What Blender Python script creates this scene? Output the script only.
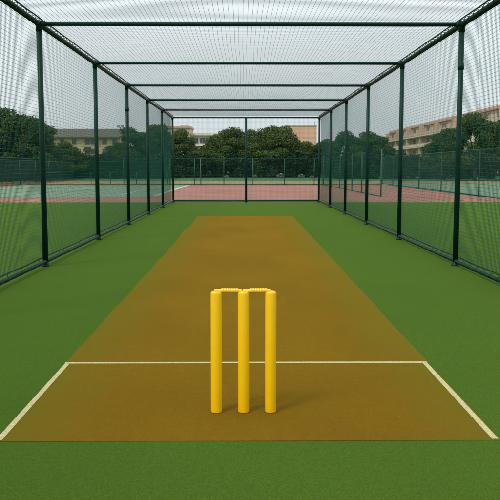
import bpy, bmesh, math, random
import numpy as np
from mathutils import Vector, Matrix
from math import radians as R, sin, cos, pi

for o in list(bpy.data.objects): bpy.data.objects.remove(o)
S = bpy.context.scene
C = S.collection

# ------------------------------------------------------------------ camera
cam = bpy.data.cameras.new('camera'); co = bpy.data.objects.new('camera', cam); C.objects.link(co)
co.location = (0, 0, 1.425)
co.rotation_euler = (pi/2 - .1063, 0, -.00835)
cam.sensor_width = 36; cam.lens = 776/500*36
cam.clip_start = .05; cam.clip_end = 6000
S.camera = co

# ------------------------------------------------------------------ light
SUN_EL, SUN_AZ = 53, 224          # azimuth clockwise from +Y (where the sun stands)
W = bpy.data.worlds.new('World'); S.world = W; W.use_nodes = True
nt = W.node_tree; nt.nodes.clear(); N = nt.nodes.new; L = nt.links.new
sky = N('ShaderNodeTexSky'); sky.sky_type = 'NISHITA'; sky.sun_disc = False
sky.sun_elevation = R(SUN_EL); sky.sun_rotation = R(SUN_AZ); sky.air_density = 1; sky.dust_density = 3; sky.ozone_density = 1
hs = N('ShaderNodeHueSaturation'); hs.inputs['Saturation'].default_value = .45; hs.inputs['Value'].default_value = 1.0
L(sky.outputs[0], hs.inputs['Color'])
tc = N('ShaderNodeTexCoord'); mp = N('ShaderNodeMapping'); mp.inputs['Scale'].default_value = (1, 1, 4)
L(tc.outputs['Generated'], mp.inputs[0])
nz = N('ShaderNodeTexNoise'); nz.inputs['Scale'].default_value = 2.2; nz.inputs['Detail'].default_value = 6
L(mp.outputs[0], nz.inputs['Vector'])
cr = N('ShaderNodeValToRGB')
cr.color_ramp.elements[0].position = .3; cr.color_ramp.elements[0].color = (5.2, 5.95, 6.25, 1)
cr.color_ramp.elements[1].position = .7; cr.color_ramp.elements[1].color = (6.1, 6.6, 6.7, 1)
L(nz.outputs['Fac'], cr.inputs[0])
mx = N('ShaderNodeMix'); mx.data_type = 'RGBA'; mx.inputs[0].default_value = .88
L(hs.outputs[0], mx.inputs[6]); L(cr.outputs[0], mx.inputs[7])
# overcast dome: brighter overhead than at the horizon
sz = N('ShaderNodeSeparateXYZ'); L(tc.outputs['Generated'], sz.inputs[0])
gr = N('ShaderNodeMapRange'); gr.inputs['From Min'].default_value = .02; gr.inputs['From Max'].default_value = .45; gr.inputs['To Min'].default_value = .92; gr.inputs['To Max'].default_value = 1.42
L(sz.outputs[2], gr.inputs['Value'])
vm = N('ShaderNodeVectorMath'); vm.operation = 'SCALE'; L(mx.outputs[2], vm.inputs[0]); L(gr.outputs[0], vm.inputs['Scale'])
bg = N('ShaderNodeBackground'); bg.inputs['Strength'].default_value = .130
L(vm.outputs[0], bg.inputs['Color'])
wo = N('ShaderNodeOutputWorld'); L(bg.outputs[0], wo.inputs['Surface'])

sl = bpy.data.lights.new('sun', 'SUN'); sl.energy = 1.9; sl.angle = R(13); sl.color = (1, .94, .84)
so = bpy.data.objects.new('sun', sl); C.objects.link(so)
sd = Vector((sin(R(SUN_AZ))*cos(R(SUN_EL)), cos(R(SUN_AZ))*cos(R(SUN_EL)), sin(R(SUN_EL))))
so.rotation_euler = sd.to_track_quat('Z', 'Y').to_euler(); so.location = (0, -5, 30)

S.view_settings.view_transform = 'Standard'; S.view_settings.look = 'None'
S.view_settings.exposure = .12; S.view_settings.gamma = 1
S.render.engine = 'CYCLES'
S.cycles.max_bounces = 6; S.cycles.transparent_max_bounces = 12

# ------------------------------------------------------------------ materials
def mat(name, col, rough=.8, var=0, scale=5, col2=None, bump=0, bscale=None, spec=.3, metal=0, island=0, detail=5, coat=0, mapscale=(1, 1, 1)):
    m = bpy.data.materials.new(name); m.use_nodes = True; t = m.node_tree
    b = t.nodes['Principled BSDF']; b.inputs['Roughness'].default_value = rough
    b.inputs['Specular IOR Level'].default_value = spec; b.inputs['Metallic'].default_value = metal
    b.inputs['Coat Weight'].default_value = coat
    c1 = (*col, 1); c2 = (*(col2 or tuple(x*(1-var) for x in col)), 1)
    g = t.nodes.new('ShaderNodeTexCoord'); mp = t.nodes.new('ShaderNodeMapping'); mp.inputs['Scale'].default_value = mapscale
    t.links.new(g.outputs['Object'], mp.inputs[0])
    n = t.nodes.new('ShaderNodeTexNoise'); n.inputs['Scale'].default_value = scale; n.inputs['Detail'].default_value = detail
    t.links.new(mp.outputs[0], n.inputs['Vector'])
    r = t.nodes.new('ShaderNodeValToRGB'); r.color_ramp.elements[0].position = .35; r.color_ramp.elements[1].position = .65
    r.color_ramp.elements[0].color = c2; r.color_ramp.elements[1].color = c1
    t.links.new(n.outputs['Fac'], r.inputs[0]); out = r.outputs[0]
    if island:
        ge = t.nodes.new('ShaderNodeNewGeometry'); h = t.nodes.new('ShaderNodeHueSaturation')
        mr = t.nodes.new('ShaderNodeMapRange'); mr.inputs['To Min'].default_value = 1-island; mr.inputs['To Max'].default_value = 1+island
        t.links.new(ge.outputs['Random Per Island'], mr.inputs['Value']); t.links.new(mr.outputs[0], h.inputs['Value'])
        t.links.new(out, h.inputs['Color']); out = h.outputs[0]
    t.links.new(out, b.inputs['Base Color'])
    if bump:
        n2 = t.nodes.new('ShaderNodeTexNoise'); n2.inputs['Scale'].default_value = bscale or scale*4; n2.inputs['Detail'].default_value = 4
        t.links.new(mp.outputs[0], n2.inputs['Vector'])
        bp = t.nodes.new('ShaderNodeBump'); bp.inputs['Strength'].default_value = bump; bp.inputs['Distance'].default_value = .01
        t.links.new(n2.outputs['Fac'], bp.inputs['Height']); t.links.new(bp.outputs[0], b.inputs['Normal'])
    return m

def ground_mat(name, layers, base, rough=.95, bump=.5, bscale=250, spec=.1, speck=False):
    """base colour multiplied by several noise layers (scale, lo, hi, mapping scale)."""
    m = bpy.data.materials.new(name); m.use_nodes = True; t = m.node_tree; nn = t.nodes.new; ll = t.links.new
    b = t.nodes['Principled BSDF']; b.inputs['Roughness'].default_value = rough; b.inputs['Specular IOR Level'].default_value = spec
    g = nn('ShaderNodeTexCoord'); out = None
    rgb = nn('ShaderNodeRGB'); rgb.outputs[0].default_value = (*base, 1); out = rgb.outputs[0]
    for (sc, lo, hi, ms, tint) in layers:
        mp = nn('ShaderNodeMapping'); mp.inputs['Scale'].default_value = ms; ll(g.outputs['Object'], mp.inputs[0])
        n = nn('ShaderNodeTexNoise'); n.inputs['Scale'].default_value = sc; n.inputs['Detail'].default_value = 3; ll(mp.outputs[0], n.inputs['Vector'])
        r = nn('ShaderNodeValToRGB'); r.color_ramp.elements[0].position = .3; r.color_ramp.elements[1].position = .7
        r.color_ramp.elements[0].color = (lo*tint[0], lo*tint[1], lo*tint[2], 1); r.color_ramp.elements[1].color = (hi, hi, hi, 1)
        ll(n.outputs['Fac'], r.inputs[0])
        k = nn('ShaderNodeMix'); k.data_type = 'RGBA'; k.blend_type = 'MULTIPLY'; k.inputs[0].default_value = 1
        ll(out, k.inputs[6]); ll(r.outputs[0], k.inputs[7]); out = k.outputs[2]
    if speck:
        vo = nn('ShaderNodeTexVoronoi'); vo.inputs['Scale'].default_value = 9; ll(g.outputs['Object'], vo.inputs['Vector'])
        sr = nn('ShaderNodeValToRGB'); sr.color_ramp.elements[0].position = .035; sr.color_ramp.elements[1].position = .05
        sr.color_ramp.elements[0].color = (.35, .33, .3, 1); sr.color_ramp.elements[1].color = (1, 1, 1, 1); ll(vo.outputs['Distance'], sr.inputs[0])
        vo2 = nn('ShaderNodeTexVoronoi'); vo2.inputs['Scale'].default_value = 6.3; ll(g.outputs['Object'], vo2.inputs['Vector'])
        s2 = nn('ShaderNodeValToRGB'); s2.color_ramp.elements[0].position = .025; s2.color_ramp.elements[1].position = .035
        s2.color_ramp.elements[0].color = (2.4, 2.0, 2.6, 1); s2.color_ramp.elements[1].color = (1, 1, 1, 1); ll(vo2.outputs['Distance'], s2.inputs[0])
        for q in (sr, s2):
            k = nn('ShaderNodeMix'); k.data_type = 'RGBA'; k.blend_type = 'MULTIPLY'; k.inputs[0].default_value = 1
            ll(out, k.inputs[6]); ll(q.outputs[0], k.inputs[7]); out = k.outputs[2]
    ll(out, b.inputs['Base Color'])
    n2 = nn('ShaderNodeTexNoise'); n2.inputs['Scale'].default_value = bscale; n2.inputs['Detail'].default_value = 3; ll(g.outputs['Object'], n2.inputs['Vector'])
    bp = nn('ShaderNodeBump'); bp.inputs['Strength'].default_value = bump; bp.inputs['Distance'].default_value = .01
    ll(n2.outputs['Fac'], bp.inputs['Height']); ll(bp.outputs[0], b.inputs['Normal'])
    return m, t, b, out

M = {}
I1 = (1, 1, 1)
M['turf'] = ground_mat('turf_fibre', [(230, .35, 1.55, I1, (1, 1, 1)), (85, .62, 1.32, I1, (1, 1, .8)), (24, .9, 1.08, I1, I1), (.9, .93, 1.06, I1, (.97, 1, 1.0)), (.25, .95, 1.05, I1, (.97, 1, 1))], (.035, .072, .009), spec=.03, bump=.7, speck=True)[0]
def sheen(m, w, tint):
    b = m.node_tree.nodes['Principled BSDF']; b.inputs['Sheen Weight'].default_value = w; b.inputs['Sheen Roughness'].default_value = .4; b.inputs['Sheen Tint'].default_value = (*tint, 1)
sheen(M['turf'], .31, (.5, .88, .10))
M['track'] = ground_mat('red_court', [(60, .8, 1.15, I1, I1), (.4, .85, 1.1, I1, (1, .95, .9))], (.30, .150, .120))[0]
M['teal'] = ground_mat('teal_court', [(60, .85, 1.1, I1, I1), (.4, .85, 1.1, (1, .4, 1), I1)], (.165, .245, .165))[0]
M['tan'] = ground_mat('tan_strip', [(20, .85, 1.1, I1, I1), (.5, .8, 1.15, I1, (.8, 1, .8))], (.29, .18, .11))[0]
M['grass'] = ground_mat('far_grass', [(12, .75, 1.2, I1, I1), (.3, .75, 1.2, I1, I1)], (.055, .13, .055))[0]
M['dirt'] = ground_mat('dirt', [(10, .8, 1.15, I1, I1), (.5, .75, 1.15, I1, (.8, 1, .8))], (.18, .115, .06))[0]

# pitch: ochre mat, greener along its long edges where the turf works through
m, t, b, out = ground_mat('ochre_pitch', [(240, .62, 1.3, I1, I1), (70, .86, 1.12, I1, I1), (16, .93, 1.06, I1, I1), (.8, .84, 1.10, (1, .6, 1), (.98, 1, .95))], (.142, .073, .005), bump=.4, spec=.03, speck=True)
sheen(m, .3, (.95, .62, .03))
nn = t.nodes.new; ll = t.links.new
g = nn('ShaderNodeTexCoord'); sp = nn('ShaderNodeSeparateXYZ'); ll(g.outputs['Object'], sp.inputs[0])
ab = nn('ShaderNodeMath'); ab.operation = 'ABSOLUTE'; ll(sp.outputs[0], ab.inputs[0])
nz = nn('ShaderNodeTexNoise'); nz.inputs['Scale'].default_value = 2.3; nz.inputs['Detail'].default_value = 6; ll(g.outputs['Object'], nz.inputs['Vector'])
ma = nn('ShaderNodeMath'); ma.operation = 'MULTIPLY_ADD'; ma.inputs[1].default_value = .55; ll(nz.outputs['Fac'], ma.inputs[0]); ll(ab.outputs[0], ma.inputs[2])
mr = nn('ShaderNodeMapRange'); mr.interpolation_type = 'SMOOTHSTEP'; mr.inputs['From Min'].default_value = 1.0; mr.inputs['From Max'].default_value = 1.66; mr.inputs['To Max'].default_value = .7
ll(ma.outputs[0], mr.inputs['Value'])
k = nn('ShaderNodeMix'); k.data_type = 'RGBA'; ll(mr.outputs[0], k.inputs[0]); ll(out, k.inputs[6]); k.inputs[7].default_value = (.085, .088, .008, 1)
ll(k.outputs[2], b.inputs['Base Color'])
M['pitch'] = m

M['line'] = mat('crease_paint', (.60, .52, .29), .9, scale=70, col2=(.38, .34, .15), bump=.15, bscale=300, spec=.1)
M['court_line'] = mat('court_paint', (.46, .42, .37), .9, var=.35, scale=2)
M['frame'] = mat('dark_green_steel', (.002, .026, .017), .45, scale=9, col2=(.003, .038, .025), bump=.08, bscale=60, spec=.16)
M['net'] = mat('net_twine', (.004, .088, .056), .7, var=.2, scale=2, spec=.2)
M['roofnet'] = mat('roof_net_twine', (.022, .070, .060), .7, var=.2, scale=2, spec=.2)
M['lace'] = mat('lacing_cord', (.09, .12, .105), .8, var=.3, scale=20)
M['fence'] = mat('fence_green_steel', (.012, .065, .042), .5, var=.3, scale=4)
M['fence_pale'] = mat('fence_weathered_green', (.05, .14, .10), .6, var=.3, scale=4)
M['wire'] = mat('green_wire', (.012, .06, .045), .6, var=.2, scale=3)
M['screen'] = mat('green_windscreen', (.005, .030, .020), .9, var=.35, scale=1.3, spec=.05, mapscale=(1, 1, 5))
M['yellow'] = mat('yellow_plastic', (.99, .57, .003), .33, scale=11, col2=(.97, .545, .003), bump=.03, bscale=40, spec=.4)
M['bail'] = mat('bail_yellow', (.95, .60, .03), .4, scale=30, col2=(.9, .54, .015), spec=.4)
def leafmat(name, a, b_): return mat(name, a, .6, scale=.35, col2=b_, island=.28, spec=.12, detail=3)
M['leafA'] = leafmat('leaf_olive', (.068, .098, .021), (.044, .070, .018))
M['leafB'] = leafmat('leaf_green', (.052, .088, .019), (.032, .060, .015))
M['leafC'] = leafmat('leaf_dark', (.020, .048, .018), (.012, .032, .013))
M['bark'] = mat('bark', (.09, .07, .05), .95, var=.5, scale=6, bump=.5)
M['flower'] = mat('pale_blossom', (.26, .28, .22), .8, scale=3, col2=(.06, .12, .06), island=.4)
M['w_yellow'] = mat('yellow_render', (.60, .42, .20), .9, var=.12, scale=.5, mapscale=(1, 1, .3))
M['w_cream'] = mat('cream_render', (.62, .54, .40), .9, var=.14, scale=.5, mapscale=(1, 1, .3))
M['w_peach'] = mat('peach_render', (.66, .40, .27), .9, var=.08, scale=.4, mapscale=(1, 1, .3))
M['w_beige'] = mat('beige_render', (.56, .41, .30), .9, var=.14, scale=.3, mapscale=(1, 1, .3))
M['w_rose'] = mat('rose_render', (.56, .33, .26), .9, var=.14, scale=.3, mapscale=(1, 1, .3))
M['roof'] = mat('grey_roof', (.115, .105, .085), .9, var=.25, scale=1.5, mapscale=(1, 5, 5))
M['trim'] = mat('pale_trim', (.66, .62, .52), .85, var=.12, scale=1)
M['sash'] = mat('window_sash', (.30, .29, .27), .6, var=.15, scale=2)
M['glass'] = mat('dark_glass', (.08, .085, .09), .12, var=.4, scale=.8, spec=.6)
M['awning'] = mat('dark_awning', (.035, .035, .04), .9, var=.2, scale=2)
M['grey'] = mat('grey_metal', (.22, .23, .24), .5, var=.2, scale=4, metal=.3)
M['lens'] = mat('lamp_glass', (.35, .36, .38), .25, var=.2, scale=9)

# ------------------------------------------------------------------ helpers
def link(name, verts, faces, mt, parent=None, smooth=False, kind=None, loc=None):
    me = bpy.data.meshes.new(name); me.from_pydata([tuple(v) for v in verts], [], [tuple(f) for f in faces]); me.update()
    me.materials.append(M[mt] if isinstance(mt, str) else mt)
    if smooth: me.polygons.foreach_set('use_smooth', [True]*len(me.polygons))
    o = bpy.data.objects.new(name, me); C.objects.link(o)
    if parent: o.parent = parent
    if kind: o['kind'] = kind
    if loc: o.location = loc
    return o
def tag(o, label, cat, group=None):
    o['label'] = label; o['category'] = cat
    if group: o['group'] = group
    return o
def empty(name, loc, label, cat, group=None, rz=0):
    o = bpy.data.objects.new(name, None); C.objects.link(o); o.location = loc; o.rotation_euler.z = rz
    o.empty_display_size = .3
    return tag(o, label, cat, group)

class MB:
    def __init__(s): s.v = []; s.f = []
    def add(s, v, f):
        n = len(s.v); s.v += [tuple(x) for x in v]; s.f += [tuple(i+n for i in q) for q in f]; return s
    def box(s, x0, x1, y0, y1, z0, z1):
        v = [(x, y, z) for z in (z0, z1) for y in (y0, y1) for x in (x0, x1)]
        return s.add(v, [(0, 2, 3, 1), (4, 5, 7, 6), (0, 1, 5, 4), (2, 6, 7, 3), (0, 4, 6, 2), (1, 3, 7, 5)])
    def tube(s, pts, r, n=10, cap=True):
        pts = [Vector(p) for p in pts]; rs = r if isinstance(r, (list, tuple)) else [r]*len(pts)
        v = []; f = []; m_ = len(pts)
        t0 = (pts[1]-pts[0]).normalized(); u = t0.orthogonal().normalized()
        for i, p in enumerate(pts):
            t = ((pts[min(i+1, m_-1)]-pts[max(i-1, 0)])).normalized()
            u = (u-t*u.dot(t)).normalized(); w = t.cross(u)
            for k in range(n): v.append(p+(u*cos(2*pi*k/n)+w*sin(2*pi*k/n))*rs[i])
        for i in range(m_-1):
            for k in range(n):
                a = i*n+k; b_ = i*n+(k+1) % n; f.append((a, b_, b_+n, a+n))
        if cap: f.append(tuple(range(n))[::-1]); f.append(tuple((m_-1)*n+k for k in range(n)))
        return s.add(v, f)
    def lathe(s, prof, n=24, c=(0, 0, 0)):
        v = []; f = []
        for (r, z) in prof:
            for k in range(n): v.append((c[0]+r*cos(2*pi*k/n), c[1]+r*sin(2*pi*k/n), c[2]+z))
        m_ = len(prof)
        for i in range(m_-1):
            for k in range(n):
                a = i*n+k; b_ = i*n+(k+1) % n; f.append((a, b_, b_+n, a+n))
        f.append(tuple(range(n))[::-1]); f.append(tuple((m_-1)*n+k for k in range(n)))
        return s.add(v, f)
    def build(s, name, mt, parent=None, smooth=False, **k):
        o = link(name, s.v, s.f, mt, parent, False, **k)
        if smooth:
            for p in o.data.polygons: p.use_smooth = len(p.vertices) == 4
        return o

def sheet(name, x0, x1, y0, y1, z, mt, parent=None):
    return link(name, [(x0, y0, z), (x1, y0, z), (x1, y1, z), (x0, y1, z)], [(0, 1, 2, 3)], mt, parent, kind=None if parent else 'structure')

# ------------------------------------------------------------------ ground and courts
sheet('ground', -2500, 2500, -2500, 2500, -.02, 'grass')
sheet('dirt_ground', -70, -17.9, 33.4, 86, -.016, 'dirt')
sheet('dirt_path', -18, 70, 62, 81, -.012, 'tan')
sheet('red_court', -18.0, 11.45, 31.7, 63.0, -.008, 'track')
sheet('red_path', 11.45, 60, 31.7, 37.6, -.008, 'track')
sheet('teal_court', -17.7, -4.5, 37.6, 68, -.004, 'teal')
sheet('teal_court', 11.75, 40, 37.6, 68, -.004, 'teal')
sheet('turf', -60, 60, -25, 31.8, 0.0, 'turf')
kb = MB(); kb.box(-17.6, 11.2, 62.9, 63.15, -.02, .09); o = kb.build('court_kerb', 'dirt'); o['kind'] = 'structure'
# painted lines on the courts
for (x0, x1, y0, y1) in [(-4.55, -4.25, 39, 62.5), (-17.2, -4.6, 40.6, 40.72), (-17.2, -4.6, 46.4, 46.5), (-11.1, -11.0, 46.5, 60), (-17.2, -4.6, 60, 60.1),
                         (-15.9, -15.8, 40.7, 66), (-6.4, -6.3, 40.7, 66), (13.6, 13.7, 40, 66), (13.6, 30, 40, 40.12), (13.6, 30, 60, 60.1)]:
    sheet('court_line', x0, x1, y0, y1, .0005, 'court_line')

# pitch with slightly ragged long edges
rng = random.Random(4)
PX, X0, X1, Y0, Y1 = .03, -1.335, 1.322, 3.93, 22.77
n = 420; v = []; f = []
for i in range(n+1):
    y = Y0+(Y1-Y0)*i/n
    a = .004*rng.uniform(-1, 1)+.005*sin(y*3.1)*(y > 6); b_ = .004*rng.uniform(-1, 1)+.006*sin(y*2.3+1)*(y > 6)
    if y > 16: a -= .02*(1+sin(y*1.2))
    v += [(X0+a, y, 0), (X1+b_+.10*max(0, i/n-.08), y, 0)]
    if i: f.append((2*i-2, 2*i-1, 2*i+1, 2*i))
m_ = len(v); v += [(x, y, -.002) for x, y, z in v]
for i in range(n): f += [(2*i, 2*i+2, 2*i+2+m_, 2*i+m_), (2*i+3, 2*i+1, 2*i+1+m_, 2*i+3+m_)]
f += [(1, 0, m_, m_+1), (2*n, 2*n+1, 2*n+1+m_, 2*n+m_)]
pitch = link('pitch', v, f, 'pitch', kind='structure'); pitch.location = (PX, 0, .0025)
def line_strip(pts, w):
    v = []; f = []
    for i, (x, y, dx, dy) in enumerate(pts):
        j = w*(.5+rng.uniform(-.025, .025)); k = w*(.5+rng.uniform(-.025, .025))
        v += [(x-dx*j, y-dy*j, 0), (x+dx*k, y+dy*k, 0)]
        if i: f.append((2*i-2, 2*i-1, 2*i+1, 2*i))
    return v, f
for sx, xx in ((-1, -1.284-PX), (1, 1.324-PX)):
    v, f = line_strip([(xx, 3.945+1.59*i/120, 1, 0) for i in range(121)], .035)
    link('crease_line', v, f, 'line', pitch).location.z = .0016
v, f = line_strip([(-1.304-PX+(2.648)*i/200, 5.56, 0, 1) for i in range(201)], .042)
link('crease_line', v, f, 'line', pitch).location.z = .0016

# ------------------------------------------------------------------ the practice cage
CX, HW, H, D0, B = .106, 2.97, 3.42, 11.17, 4.11
YB, YF = D0-3*B, D0+5*B
cage = empty('cricket_cage', (CX, YB, 0), 'long dark green steel frame cage hung with netting over the ochre pitch', 'practice cage')
def P(b, name, mt, smooth=True): return b.build(name, mt, cage, smooth)
LY = YF-YB
bays = [B*k for k in range(9)]
for s in (-1, 1):
    for k, y in enumerate(bays):
        b = MB(); b.tube([(s*HW, y, 0), (s*HW, y, H)], .040, 16)
        P(b, 'post', 'frame')
        b = MB(); b.tube([(s*HW, y, H-.10), (s*HW, y, H+.045)], .046, 16); b.tube([(s*HW, y-.08, H), (s*HW, y+.08, H)], .044, 16)
        b.tube([(s*HW, y, H), (s*(HW-.09), y, H)], .036, 14); P(b, 'clamp', 'frame')
        b = MB(); b.lathe([(.062, .005), (.062, .014), (.050, .024), (.048, .060)], 16, (s*HW, y, 0)); P(b, 'foot', 'frame')
        if s > 0 and k == 3 or s < 0 and k == 5:
            b = MB(); b.tube([(s*HW, y, H-.62), (s*HW, y, H-.54)], .046, 16); P(b, 'coupling', 'frame')
    b = MB(); b.tube([(s*HW, 0, H), (s*HW, LY, H)], .038, 14); P(b, 'top_rail', 'frame')
    b = MB(); b.tube([(s*HW, 0, .070), (s*HW, LY, .070)], .027, 12); P(b, 'bottom_rail', 'frame')
    # net edge rope and lacing along the rails
    b = MB(); b.tube([(s*(HW-.045), y*.5, H+.055+.003*sin(y*3.7)) for y in range(int(LY*2)+1)], .010, 6); P(b, 'edge_rope', 'frame')
    b = MB(); b.tube([(s*(HW+.055+.006*sin(y*1.3)), y*.5, .12+.003*sin(y*2.1)) for y in range(int(LY*2)+1)], .010, 6); P(b, 'edge_rope', 'frame')
    b = MB(); m_ = int(LY/.21*8)
    b.tube([(s*HW+.047*cos(i*pi/4), LY*i/m_, H+.012+.050*sin(i*pi/4)) for i in range(m_+1)], .005, 4); P(b, 'lacing', 'lace')
    b = MB(); m_ = int(LY/.3*8)
    b.tube([(s*HW+.045*cos(i*pi/4), LY*i/m_, .085+.042*sin(i*pi/4)) for i in range(m_+1)], .003, 4); P(b, 'lacing', 'frame')
for y in bays:
    b = MB(); b.tube([(-HW, y, H), (HW, y, H)], .028 if y < LY-1 else .034, 12); P(b, 'cross_beam', 'frame')
b = MB(); b.tube([(0, LY, 0), (0, LY, H)], .045, 14); P(b, 'post', 'frame')
b = MB(); b.tube([(-HW, LY, .07), (HW, LY, .07)], .04, 12); P(b, 'bottom_rail', 'frame')

def strands(lines, r):
    """every line: array (n,3); thin three-sided prisms as one mesh"""
    V = []; F = []; base = 0
    for a in lines:
        a = np.asarray(a, float); n = len(a)
        t = a[-1]-a[0]; t /= np.linalg.norm(t)
        u = np.cross(t, [0.3, .5, .81]); u /= np.linalg.norm(u); w = np.cross(t, u)
        ring = np.stack([a+r*(u*cos(q)+w*sin(q)) for q in (0, 2*pi/3, 4*pi/3)], 1).reshape(-1, 3)
        V.append(ring)
        i = np.arange(n-1)[:, None]*3
        for k in range(3):
            kk = (k+1) % 3
            F.append(np.concatenate([i+k, i+kk, i+kk+3, i+k+3], 1)+base)
        base += n*3
    return np.concatenate(V), np.concatenate(F)
def fastlink(name, V, F, mt, parent=None, kind=None):
    me = bpy.data.meshes.new(name); k = F.shape[1]
    me.vertices.add(len(V)); me.vertices.foreach_set('co', V.astype(np.float32).ravel())
    me.loops.add(F.size); me.loops.foreach_set('vertex_index', F.astype(np.int32).ravel())
    me.polygons.add(len(F)); me.polygons.foreach_set('loop_start', np.arange(0, F.size, k, dtype=np.int32))
    me.update(calc_edges=True); me.validate()
    me.materials.append(M[mt])
    o = bpy.data.objects.new(name, me); C.objects.link(o)
    if parent: o.parent = parent
    if kind: o['kind'] = kind
    return o
def wob(a, b_, s): return .008*np.sin(a*.9+b_*1.3+s)+.004*np.sin(a*1.9-b_*2.3+2*s)+.0012*np.sin(a*6.7+b_*5.9+s)
G = .05
def net(name, mt, f3, U, Vv, r, su, sv, G=.05, r2=None):
    """f3(u,v)->xyz; strands along u at every G of v and the other way"""
    ls = []
    uu = np.linspace(0, U, su+1); vv = np.linspace(0, Vv, sv+1)
    for v_ in np.arange(0, Vv+1e-6, G): ls.append(np.stack(f3(uu, np.full_like(uu, v_)), 1))
    for u_ in np.arange(0, U+1e-6, G): ls.append(np.stack(f3(np.full_like(vv, u_), vv), 1))
    nv = len(np.arange(0, Vv+1e-6, G))
    Vx, F = strands(ls[:nv], r); V2, F2 = strands(ls[nv:], r2 or r)
    return fastlink(name, np.concatenate([Vx, V2]), np.concatenate([F, F2+len(Vx)]), mt, cage)
RS = .0020
for s in (-1, 1):
    def f3(u, v, s=s):
        bow = .02*np.sin(np.pi*(u/B % 1))*np.sin(np.pi*v/(H-.1))
        return s*(HW+.062+bow)+wob(u*.5, v, s*3)*.35, u+wob(v, u*.4, s+4)*.9, .10+v+wob(u*1.3, v, s+9)*.9*np.sin(np.pi*np.clip(v/3.4, 0, 1))
    net('side_net', 'net', f3, LY, H-.05, RS, 96, 12)
def f3(u, v):
    sag = .05*np.sin(np.pi*(u/B % 1))*np.sin(np.pi*v/(2*HW))
    return v-HW+wob(u, v, 1)*.8*np.sin(np.pi*v/(2*HW)), u+wob(v, u, 5), H+.062+sag*-.5+.02*np.sin(np.pi*(u/B % 1))+0*v
net('roof_net', 'roofnet', f3, LY, 2*HW, .0021, 96, 16, G=.065, r2=.0013)
def f3(u, v): return u-HW+wob(v, u, 2), LY+.06+wob(u, v, 7), .08+v
net('back_net', 'net', f3, 2*HW, H-.05, RS*.72, 14, 10)

# ------------------------------------------------------------------ the wicket
SY = 4.41
def stump_mesh():
    b = MB(); r = .0325
    prof = [(r-.006, 0), (r-.001, .003), (r, .008), (r, .30), (r, .694), (r-.0015, .702), (r-.006, .708), (r-.012, .7105), (r-.016, .7095), (.008, .703), (.001, .7025)]
    b.lathe([(q, z*1.008) for q, z in prof], 40)
    return b
stumps = []
for i, (x, lb) in enumerate([(-.158, 'yellow cricket stump left of the other two, holding one end of a bail'),
                             (.000, 'middle yellow stump, standing between the other two under both bails'),
                             (.158, 'yellow cricket stump right of the other two, on the ochre pitch')]):
    if i == 0:
        o = stump_mesh().build('stump', 'yellow', None, True); first = o
    else:
        o = first.copy(); C.objects.link(o)
    o.location = (x-.001, SY, .0025); o.rotation_euler = (0, R([.15, 0, -.1][i]), R(40*i)); tag(o, lb, 'stump', 'three stumps of the wicket')
def bail_mesh():
    b = MB(); r = .0125; L_ = .094
    pr = [(.002, -.090), (.0082, -.0895), (.0092, -.076), (.0092, -.058)]
    for k in range(7):
        z = -.049+k*.014
        pr += [(.0112, z), (.0132, z+.003), (.0138, z+.0068), (.0132, z+.0106), (.0114, z+.0132)]
    pr += [(.0092, .058), (.0092, .068), (.0082, .0685), (.002, .069)]
    b.lathe(pr, 20); return b
for i, (x, lb) in enumerate([(-.079, 'beaded yellow bail bridging the left and middle stumps'), (.079, 'beaded yellow bail bridging the middle and right stumps')]):
    if i == 0: o = bail_mesh().build('bail', 'bail', None, True); fb = o
    else: o = fb.copy(); C.objects.link(o)
    o.location = (x+(.006 if i else -.0), SY, .0025+.7180); o.rotation_euler = (0, (pi/2 if i == 0 else pi/2)+R([.4, -.5][i]), 0)
    tag(o, lb, 'bail', 'bails on the wicket')

# ------------------------------------------------------------------ fences round the courts
def fence(name, label, A, Bp, h, posts, mt='fence', mesh=.07, rails=(1.0,), pr=.035, group='green mesh fences round the courts', pales=(), mr_=.0016):
    A = Vector(A); Bp = Vector(Bp); d = (Bp-A); Ln = d.length; ang = math.atan2(d.y, d.x)
    e = empty(name, A, label, 'fence', group, ang)
    for i, q in enumerate(posts):
        b = MB(); b.tube([(q, 0, 0), (q, 0, h+.03)], pr, 8); b.build('post', 'fence_pale' if i in pales else mt, e, True)
    for q in rails:
        b = MB(); b.tube([(0, 0, h*q), (Ln, 0, h*q)], .022, 6); b.build('rail', mt, e, True)
    if mesh:
        ls = []; hh = h-.08; q = -hh
        while q < Ln:
            for sgn in (1, -1):
                u0, u1 = q, q+hh
                c0, c1 = max(u0, 0), min(u1, Ln)
                if c1-c0 > .05:
                    z0, z1 = (c0-u0), (c1-u0)
                    if sgn < 0: z0, z1 = hh-z0, hh-z1
                    ls.append([(c0, .03, .05+z0), (c1, .03, .05+z1)])
            q += mesh
        V_, F_ = strands(ls, mr_); fastlink('mesh', V_, F_, 'wire', e)
    return e
def px(u, D): return (u-243.5)/776*D
D = 62.6
fence('court_fence', 'green mesh fence across the far end of the red court, low dark trees behind', (-9.6, D, -.01), (6.4, D, -.01), 2.1,
      [0, 3.7, px(195, D)+9.6, px(201, D)+9.6, px(224, D)+9.6, px(253, D)+9.6, px(284.5, D)+9.6, px(314, D)+9.6, 16], rails=(1.0, .38, .02), pales=(3, 5))
fence('court_fence', 'row of green posts on a ground rail close along the right of the cage', (6.6, 37.3, -.01), (6.4, 62.5, -.01), 2.26,
      [0, 5.8, 9.5, 15, 20, 25], rails=(.02,), pales=(0,), mesh=0)
fence('court_fence', 'long green mesh fence on the right between red court and teal court', (11.2, 30.5, 0.0), (11.75, 66, -.01), 2.26,
      [.2, 6.8, 14.4, 20.5, 30.3, 35.4], rails=(1.0, .03))
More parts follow.
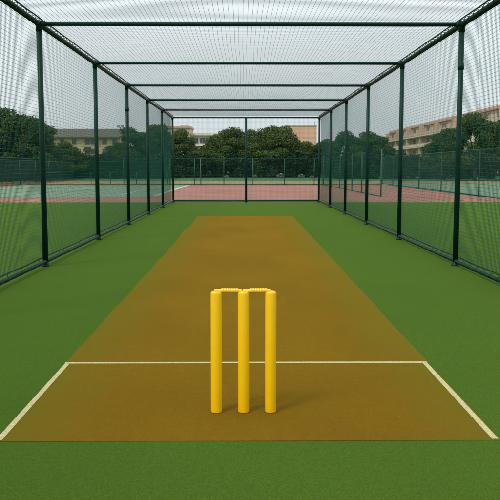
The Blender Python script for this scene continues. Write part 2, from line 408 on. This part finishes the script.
fence('court_fence', 'green mesh fence on the left between teal court and bare earth', (-17.6, 50, -.012), (-19.6, 90, -.02), 2.0,
      [0, 4.5, 14, 20, 26, 33, 40], rails=(1.0, .45, .03))
fence('rail_fence', 'low green rail on thin posts beyond the far end of the left teal court', (px(92, 69), 69, -.012), (px(168, 69), 69, -.012), 1.0,
      [0, px(111, 69)-px(92, 69), px(137, 69)-px(92, 69), px(168, 69)-px(92, 69)], rails=(1.0,), mesh=0, group=None)
def screen(label, A, Bp, h, n, z0=.12):
    A = Vector(A); Bp = Vector(Bp); d = Bp-A; Ln = d.length
    e = empty('windscreen_fence', A, label, 'fence', 'fences hung with dark green windscreen', math.atan2(d.y, d.x))
    for i in range(n+1):
        b = MB(); b.tube([(Ln*i/n, 0, 0), (Ln*i/n, 0, h+.06)], .04, 8); b.build('post', 'fence', e, True)
    b = MB(); b.tube([(0, 0, h), (Ln, 0, h)], .025, 6); b.build('rail', 'fence_pale', e, True)
    b = MB(); b.tube([(0, 0, h*.5), (Ln, 0, h*.5)], .025, 6); b.build('rail', 'fence_pale', e, True)
    m_ = n*8; v = []; f = []
    for i in range(m_+1):
        x = Ln*i/m_
        for j in range(5):
            z = z0+(h-z0-.03)*j/4
            v.append((x, -.05+.035*sin(i*1.9+j)+.03*sin(i*.7), z-.02*(j in (0,))*abs(sin(i*pi/8))))
            
    for i in range(m_):
        for j in range(4):
            a = i*5+j; f.append((a, a+5, a+6, a+1))
    v2 = [(x, y+.012, z) for x, y, z in v]; k = len(v)
    f2 = [tuple(q+k for q in g_)[::-1] for g_ in f]
    link('screen_cloth', v+v2, f+f2, 'screen', e, True)
    return e
screen('dark green windscreen fence on the left beyond the bare earth', (-21.5, 62, -.02), (-21.8, 96, -.02), 2.3, 9)
screen('dark green windscreen fence across the back of the left court', (-21.5, 96.5, -.02), (-9.6, 97.3, -.02), 2.2, 5)

# floodlight left of centre
e = empty('floodlight_pole', (px(122, 112), 112, -.02), 'grey floodlight head on a tall thin pole over the trees near the yellow building', 'floodlight')
b = MB(); b.tube([(0, 0, 0), (0, 0, 7.1)], [.09, .05], 10); b.build('pole', 'grey', e, True)
b = MB(); b.box(-.5, .5, -.05, .05, 7.06, 7.12); b.build('crossbar', 'grey', e)
for x in (-.27, .27):
    b = MB(); b.add([(x-.21, -.16, 7.05), (x+.21, -.16, 7.05), (x+.16, .12, 7.13), (x-.16, .12, 7.13), (x-.21, -.14, 7.42), (x+.21, -.14, 7.42), (x+.16, .14, 7.36), (x-.16, .14, 7.36)],
                [(3, 2, 1, 0), (4, 5, 6, 7), (0, 1, 5, 4), (1, 2, 6, 5), (2, 3, 7, 6), (3, 0, 4, 7)])
    h_ = b.build('lamp_head', 'grey', e)
    b = MB(); b.box(x-.18, x+.18, -.185, -.165, 7.09, 7.38); b.build('lamp_glass', 'lens', h_)

# ------------------------------------------------------------------ vegetation
def leaves(centres, radii, n, size, seed, up=.5, shell=.55):
    r = np.random.RandomState(seed); centres = np.array(centres); radii = np.array(radii)
    w = (radii[:, 0]*radii[:, 2]); w = w/w.sum()
    idx = r.choice(len(centres), n, p=w)
    d = r.normal(size=(n, 3)); d[:, 2] = d[:, 2]*.9+.25; d /= np.linalg.norm(d, axis=1)[:, None]
    # small twigs: leaves gather round directions on the lobe
    rad = shell+(1.05-shell)*r.rand(n)**.6
    sprig = 1+.10*np.sin(d[:, 0]*11+idx)*np.cos(d[:, 1]*9+idx*2)+.08*np.sin(d[:, 2]*14+idx*3)
    p = centres[idx]+d*radii[idx]*(rad*sprig)[:, None]
    nrm = d*.8+r.normal(size=(n, 3))*.65; nrm[:, 2] += up; nrm /= np.linalg.norm(nrm, axis=1)[:, None]
    a = np.cross(nrm, r.normal(size=(n, 3))); a /= np.linalg.norm(a, axis=1)[:, None]; b_ = np.cross(nrm, a)
    s = size*(.6+.8*r.rand(n))[:, None]; asp = (.45+.3*r.rand(n))[:, None]
    fold = nrm*s*.25
    q = np.stack([p-a*s, p+b_*s*asp+fold*.4, p+a*s, p-b_*s*asp+fold*.4], 1).reshape(-1, 3)
    return q, np.arange(n*4).reshape(-1, 4)
def crown_spec(w, h, z0, nl, seed, flat=1.0, d=None):
    """lobes filling an umbrella-like crown of width w, from z0 up to h"""
    r = random.Random(seed); d = d or w*.8; cs = []; rs = []
    hh = (h-z0)
    for i in range(nl):
        a = r.uniform(0, 2*pi); q = r.random()**.5
        x = cos(a)*q*w*.42; y = sin(a)*q*d*.42
        top = z0+hh*(.30+.70*(1-q**3)*r.uniform(.8, 1.0))
        z = r.uniform(z0+hh*.12, top-hh*.12)if r.random() < .4 else top-hh*.15
        s = r.uniform(.085, .17)*w
        cs.append((x, y, z)); rs.append((s, s*.9, s*r.uniform(.42, .6)*flat))
    return cs, rs
TM = {}
def tree_proto(key, w, h, z0, nl, nleaf, size, seed, leaf):
    cs, rs = crown_spec(w, h, z0, nl, seed)
    q, f = leaves(cs, rs, nleaf, size, seed)
    V_, F_ = q, f
    b = MB(); r = random.Random(seed)
    tk = [(0, 0, -.05), (.08, 0, h*.16), (-.05, .1, h*.30), (0, 0, h*.45), (.1, .05, h*.66)]
    b.tube(tk, [.26, .20, .17, .12, .05], 9)
    for (c, rr) in list(zip(cs, rs))[:12]:
        c = Vector(c); z = r.uniform(.18, .42)*h; s = Vector((0, 0, z)); m_ = s.lerp(c, .5)+Vector((0, 0, .25))
        b.tube([s, m_, c], [.10, .07, .03], 6)
    TM[key] = (V_, F_, b, leaf)
protos = {}
def tree(key, u, D_, top_y, width_px, label, rz=0, zs=None, group='trees beyond the courts'):
    width_px *= 1.22; x = px(u, D_); H_ = (167.2-top_y)/776*D_+1.425; Wd = width_px/776*D_
    V_, F_, b, leaf = TM[key]
    e = empty('tree', (x, D_, -.02), label, 'tree', group, rz)
    hx = V_[:, 2].max(); wx = V_[:, 0].max()-V_[:, 0].min()
    e.scale = (Wd/wx, Wd/wx, H_/hx)
    if key not in protos:
        t_ = b.build('trunk', 'bark', e, True); c_ = fastlink('crown', V_, F_, leaf, e); protos[key] = (t_, c_)
    else:
        for o in protos[key]:
            c_ = o.copy(); C.objects.link(c_); c_.parent = e
tree_proto('a', 9, 7.5, .9, 60, 42000, .10, 3, 'leafA')
tree_proto('b', 9, 7.5, .7, 64, 42000, .10, 8, 'leafB')
tree_proto('c', 10, 7, 1.1, 56, 42000, .10, 15, 'leafA')
tree_proto('d', 8, 6, .4, 54, 34000, .10, 21, 'leafC')
tree_proto('e', 8, 7.8, .5, 60, 38000, .10, 33, 'leafB')
for args in [
    ('b', 14, 84, 108, 78, 'broad dark green tree at the left edge, tallest on that side', .4),
    ('e', -34, 80, 104, 70, 'dark green tree cut off by the left edge of the picture', 1.4),
    ('e', 44, 90, 119, 46, 'rounded green tree just right of the first left cage post', 2.2),
    ('a', 66, 96, 141, 40, 'small olive tree standing before the yellow building', 0),
    ('b', 118, 104, 142, 34, 'small leafy tree at the right end of the yellow building', 3.0),
    ('e', 136, 106, 127, 48, 'green tree beside the floodlight, behind the left netting', .9),
    ('b', 158, 110, 124, 46, 'dense green tree seen through the far end of the left netting', 2.0),
    ('a', 180, 118, 129, 40, 'olive tree left of the cream building, just inside the back net', 1.0),
    ('c', 202, 116, 149, 34, 'low olive tree below the cream building windows', 2.4),
    ('c', 230, 112, 127, 50, 'spreading olive tree directly left of the back centre post', .2),
    ('a', 251, 118, 129, 40, 'olive tree behind the back centre post', 2.9),
    ('a', 264, 122, 131, 44, 'olive tree half hidden just right of the back centre post', 1.2),
    ('a', 214, 121, 139, 40, 'olive tree in the dip between the cream building and the spreading tree', 2.2),
    ('c', 276, 112, 125, 60, 'broadest spreading olive tree right of the back centre post', 1.9),
    ('a', 303, 114, 141, 42, 'lower olive tree before the peach building', .6),
    ('e', 326, 112, 139, 36, 'green tree seen through the far end of the right netting', 2.5),
    ('b', 346, 106, 131, 44, 'rounded green tree left of the pale post of the right fence', 1.1),
    ('e', 372, 102, 131, 48, 'green tree left of the beige building with balconies', 0.2),
    ('b', 359, 110, 139, 50, 'green tree filling the gap between two rounded trees on the right', 1.9),
    ('d', 404, 100, 156, 44, 'low dark tree under the balconies of the beige building', 0.0),
    ('b', 444, 88, 128, 44, 'green tree left of the nearest right cage post', 2.7),
    ('b', 474, 86, 113, 66, 'tall broad tree behind the nearest right cage post', .8),
    ('e', 512, 90, 113, 54, 'leafy tree cut off by the right edge of the picture', 1.7)]:
    tree(*args)

def bushes(name, label, cat, x0, x1, y, h, nleaf, seed, leaf, size=.12, group=None, dep=2.6):
    r = random.Random(seed); cs = []; rs = []
    n_ = int((x1-x0)/.9)
    for i in range(n_):
        for j in range(2):
            s = r.uniform(.7, 1.1)
            cs.append((x0+(x1-x0)*(i+.5)/n_+r.uniform(-.4, .4), r.uniform(-dep, dep)*.5, h*(.25+.42*j)+r.uniform(-.15, .15))); rs.append((s, s*.8, h*.34*r.uniform(.7, 1.15)))
    q, f = leaves(cs, rs, nleaf, size, seed)
    o = fastlink(name, q, f, leaf); o.location = (0, y, -.02); tag(o, label, cat, group)
    return o
hg = 'dark hedges under the trees'
bushes('hedge', 'long dark hedge under the trees behind the left courts', 'hedge', -34, -8.5, 101, 3.2, 52000, 41, 'leafC', group=hg)
bushes('hedge', 'long dark hedge under the olive trees, behind the back net', 'hedge', -11, 12, 109, 3.4, 60000, 42, 'leafC', group=hg)
bushes('hedge', 'long dark hedge under the trees behind the right courts', 'hedge', 11, 40, 97, 3.0, 60000, 43, 'leafC', group=hg)
# pale blossoming shrubs
q, f = leaves([(0, 0, .35), (.25, 0, .3), (-.28, .05, .28)], [(.3, .3, .3), (.25, .25, .25), (.25, .25, .22)], 500, .07, 77)
ps = None
for (u, w_, lb) in [(280.5, 1.0, 'pale blossoming shrub below the trees, leftmost of the three right of the centre post'), (301, .85, 'pale blossoming shrub in the middle of the three right of the centre post'),
                (311.5, .55, 'smallest pale blossoming shrub, near the right end of the back net'), (226.5, .6, 'pale blossoming shrub left of the back centre post')]:
    if ps is None: o = ps = fastlink('shrub', q, f, 'flower')
    else: o = ps.copy(); C.objects.link(o)
    o.location = (px(u, 100), 100, .0); o.scale = (w_, w_, w_); tag(o, lb, 'shrub', 'pale shrubs under the trees')

# ------------------------------------------------------------------ buildings
def window(e, x, z, w, h, y=0, awn=False, wallaxis='y', sashes=2):
    """window on a facade in the building's local frame, facing -y at depth y"""
    b = MB(); t_ = .09
    b.box(x-w/2-t_, x+w/2+t_, y-.07, y+.03, z+h/2, z+h/2+t_); b.box(x-w/2-t_, x+w/2+t_, y-.12, y+.03, z-h/2-t_, z-h/2)
    b.box(x-w/2-t_, x-w/2, y-.07, y+.03, z-h/2, z+h/2); b.box(x+w/2, x+w/2+t_, y-.07, y+.03, z-h/2, z+h/2)
    for k in range(1, sashes): b.box(x-w/2+w*k/sashes-.03, x-w/2+w*k/sashes+.03, y-.05, y+.02, z-h/2, z+h/2)
    fo = b.build('window', 'sash', e)
    b = MB(); b.box(x-w/2+.002, x+w/2-.002, y-.02, y+.01, z-h/2+.002, z+h/2-.002); b.build('pane', 'glass', fo)
    if awn:
        b = MB(); b.add([(x-w/2-.3, y-.9, z+.1), (x+w/2+.3, y-.9, z+.1), (x+w/2+.3, y-.004, z+h/2+.4), (x-w/2-.3, y-.004, z+h/2+.4),
                         (x-w/2-.3, y-.9, z-.1), (x+w/2+.3, y-.9, z-.1), (x+w/2+.3, y-.004, z+h/2+.2), (x-w/2-.3, y-.004, z+h/2+.2)],
                        [(0, 1, 2, 3), (7, 6, 5, 4), (4, 5, 1, 0), (5, 6, 2, 1), (6, 7, 3, 2), (7, 4, 0, 3)]); b.build('awning', 'awning', e)

def hz(y, D_): return (167.2-y)/776*D_+1.425
# yellow block with grey roof
DY = 215
x0, x1 = px(28, DY), px(134, DY)
e = empty('yellow_building', (0, DY, -.02), 'yellow walled building under a long grey roof behind the left trees', 'building')
zt = hz(137.5, DY); zr = hz(130, DY)
b = MB(); b.box(x0, x1, 0, 14, 0, zt); b.build('wall', 'w_yellow', e)
b = MB(); b.add([(x0-.8, -.9, zt+.003), (x1+.8, -.9, zt+.003), (x1+.8, 14.9, zt+.003), (x0-.8, 14.9, zt+.003), (x0+1.5, 7, zr+.5), (x1-1.5, 7, zr+.5)],
                [(3, 2, 1, 0), (0, 1, 5, 4), (1, 2, 5), (2, 3, 4, 5), (3, 0, 4)]); b.build('roof', 'roof', e)
b = MB(); b.box(x0-.85, x1+.85, -1.0, -.905, zt-.22, zt+.06); b.build('gutter', 'roof', e)
for k, zc in enumerate([hz(142, DY), hz(151.5, DY), hz(161, DY)]):
    for u in (40, 52, 64, 76, 89, 94.5, 106, 116, 126):
        window(e, px(u, DY), zc, 1.25 if u in (89, 94.5) else 1.1, 1.35, awn=(k == 1 and u in (89,)))
for zc in (hz(146.6, DY), hz(156.2, DY)):
    b = MB(); b.box(x0+.01, x1-.01, -.06, -.003, zc-.08, zc+.08); b.build('string_course', 'trim', e)

# cream building in the centre, stepped
DC = 190
e = empty('cream_building', (0, DC, -.02), 'cream flat roofed building with dark windows seen above the trees left of centre', 'building')
xa, xb = px(150, DC), px(191, DC); xc = px(236, DC)
b = MB(); b.box(xa, xb, -2.0, 10, 0, hz(129, DC)); b.build('wall', 'w_beige', e)
b = MB(); b.box(xa-.3, xb+.3, -2.3, 10.3, hz(129, DC)+.003, hz(129, DC)+.45); b.build('parapet', 'w_rose', e)
b = MB(); b.box(xb+.003, xc, 0, 12, 0, hz(136, DC)); b.build('wall', 'w_cream', e)
b = MB(); b.box(xb+.303, xc+.3, -.9, 12.3, hz(136, DC)+.003, hz(134, DC)); b.build('cornice', 'trim', e)
b = MB(); b.box(xb+.303, xc-1, -1.3, -.003, hz(146.5, DC), hz(144.6, DC)); b.build('balcony', 'trim', e)
for u in (196, 203, 208.5, 214, 221, 229): window(e, px(u, DC), hz(140.8, DC), 1.15, 1.1)
for u in (196, 203, 208.5, 214, 221, 229): window(e, px(u, DC), hz(151, DC), 1.15, 1.3)
for u in (160, 170, 178, 186): window(e, px(u, DC), hz(136, DC), 1.0, 1.3, y=-2.0)
b = MB(); b.box(px(180, DC), px(188, DC), 3, 5, hz(129, DC)+.46, hz(127.5, DC)+.6); b.build('roof_box', 'w_beige', e)

# peach block
DP = 200
e = empty('peach_building', (0, DP, -.02), 'plain peach coloured block rising behind the olive trees right of centre', 'building')
xa, xb = px(286, DP), px(316, DP)
b = MB(); b.box(xa, xb, 0, 11, 0, hz(126.8, DP)); b.build('wall', 'w_peach', e)
b = MB(); b.box(xa-.12, xb+.12, -.12, 11.1, hz(126.8, DP)+.003, hz(126, DP)); b.build('coping', 'w_rose', e)
for zc in (hz(138, DP), hz(149, DP)):
    b = MB(); b.box(xa+.01, xb-.01, -.04, -.003, zc-.05, zc+.05); b.build('joint', 'w_rose', e)
for u in (291, 301, 311): window(e, px(u, DP), hz(153, DP), 1.2, 1.4)
b = MB(); b.tube([(xb-.4, 1, hz(126, DP)), (xb-.4, 1, hz(126, DP)+1.0)], .04, 6); b.build('antenna', 'grey', e)

# beige block on the right, its long face looking at the courts (local -y faces world -x)
e = empty('beige_building', (43.5, 232, -.02), 'long beige building with balcony bands on the right, its face turned to the courts', 'building', rz=-pi/2)
# local x -> world -y ; local -y -> world -x
HB = 11.3; LB = 125
b = MB(); b.box(0, LB, 0, 14, 0, HB); b.build('wall', 'w_beige', e)
b = MB(); b.box(-.3, LB+.3, -.35, 14.3, HB+.003, HB+.6); b.build('parapet', 'w_rose', e)
for z in (3.0, 6.1, 8.7):
    b = MB(); b.box(0, LB, -1.5, -.003, z, z+.22); b.build('balcony_slab', 'w_cream', e)
    b = MB(); b.box(0, LB, -1.5, -1.38, z+.223, z+1.0); b.build('balcony_wall', 'w_beige' if z != 6.1 else 'w_cream', e)
for z in (1.7, 4.9, 7.7, 10.2):
    for k in range(17): window(e, 4+k*7.3, z, 2.6, 1.35, sashes=3)
for k in range(9):
    b = MB(); b.box(k*14.6+.4, k*14.6+.8, -1.37, -.003, .05, HB-.01); b.build('pier', 'w_beige', e)
# small rose coloured wall at its foot
e = empty('rose_shed', (px(423, 130), 130, -.02), 'small rose coloured hut between the low dark tree and the tall right trees', 'hut')
b = MB(); b.box(-2.2, 2.2, 0, 3, 0, 3.1); b.build('wall', 'w_rose', e)
b = MB(); b.box(-2.4, 2.4, -.3, 3.2, 3.103, 3.3); b.build('roof', 'w_cream', e)
window(e, -.9, 1.9, .8, 1.1); window(e, .9, 1.9, .8, 1.1)
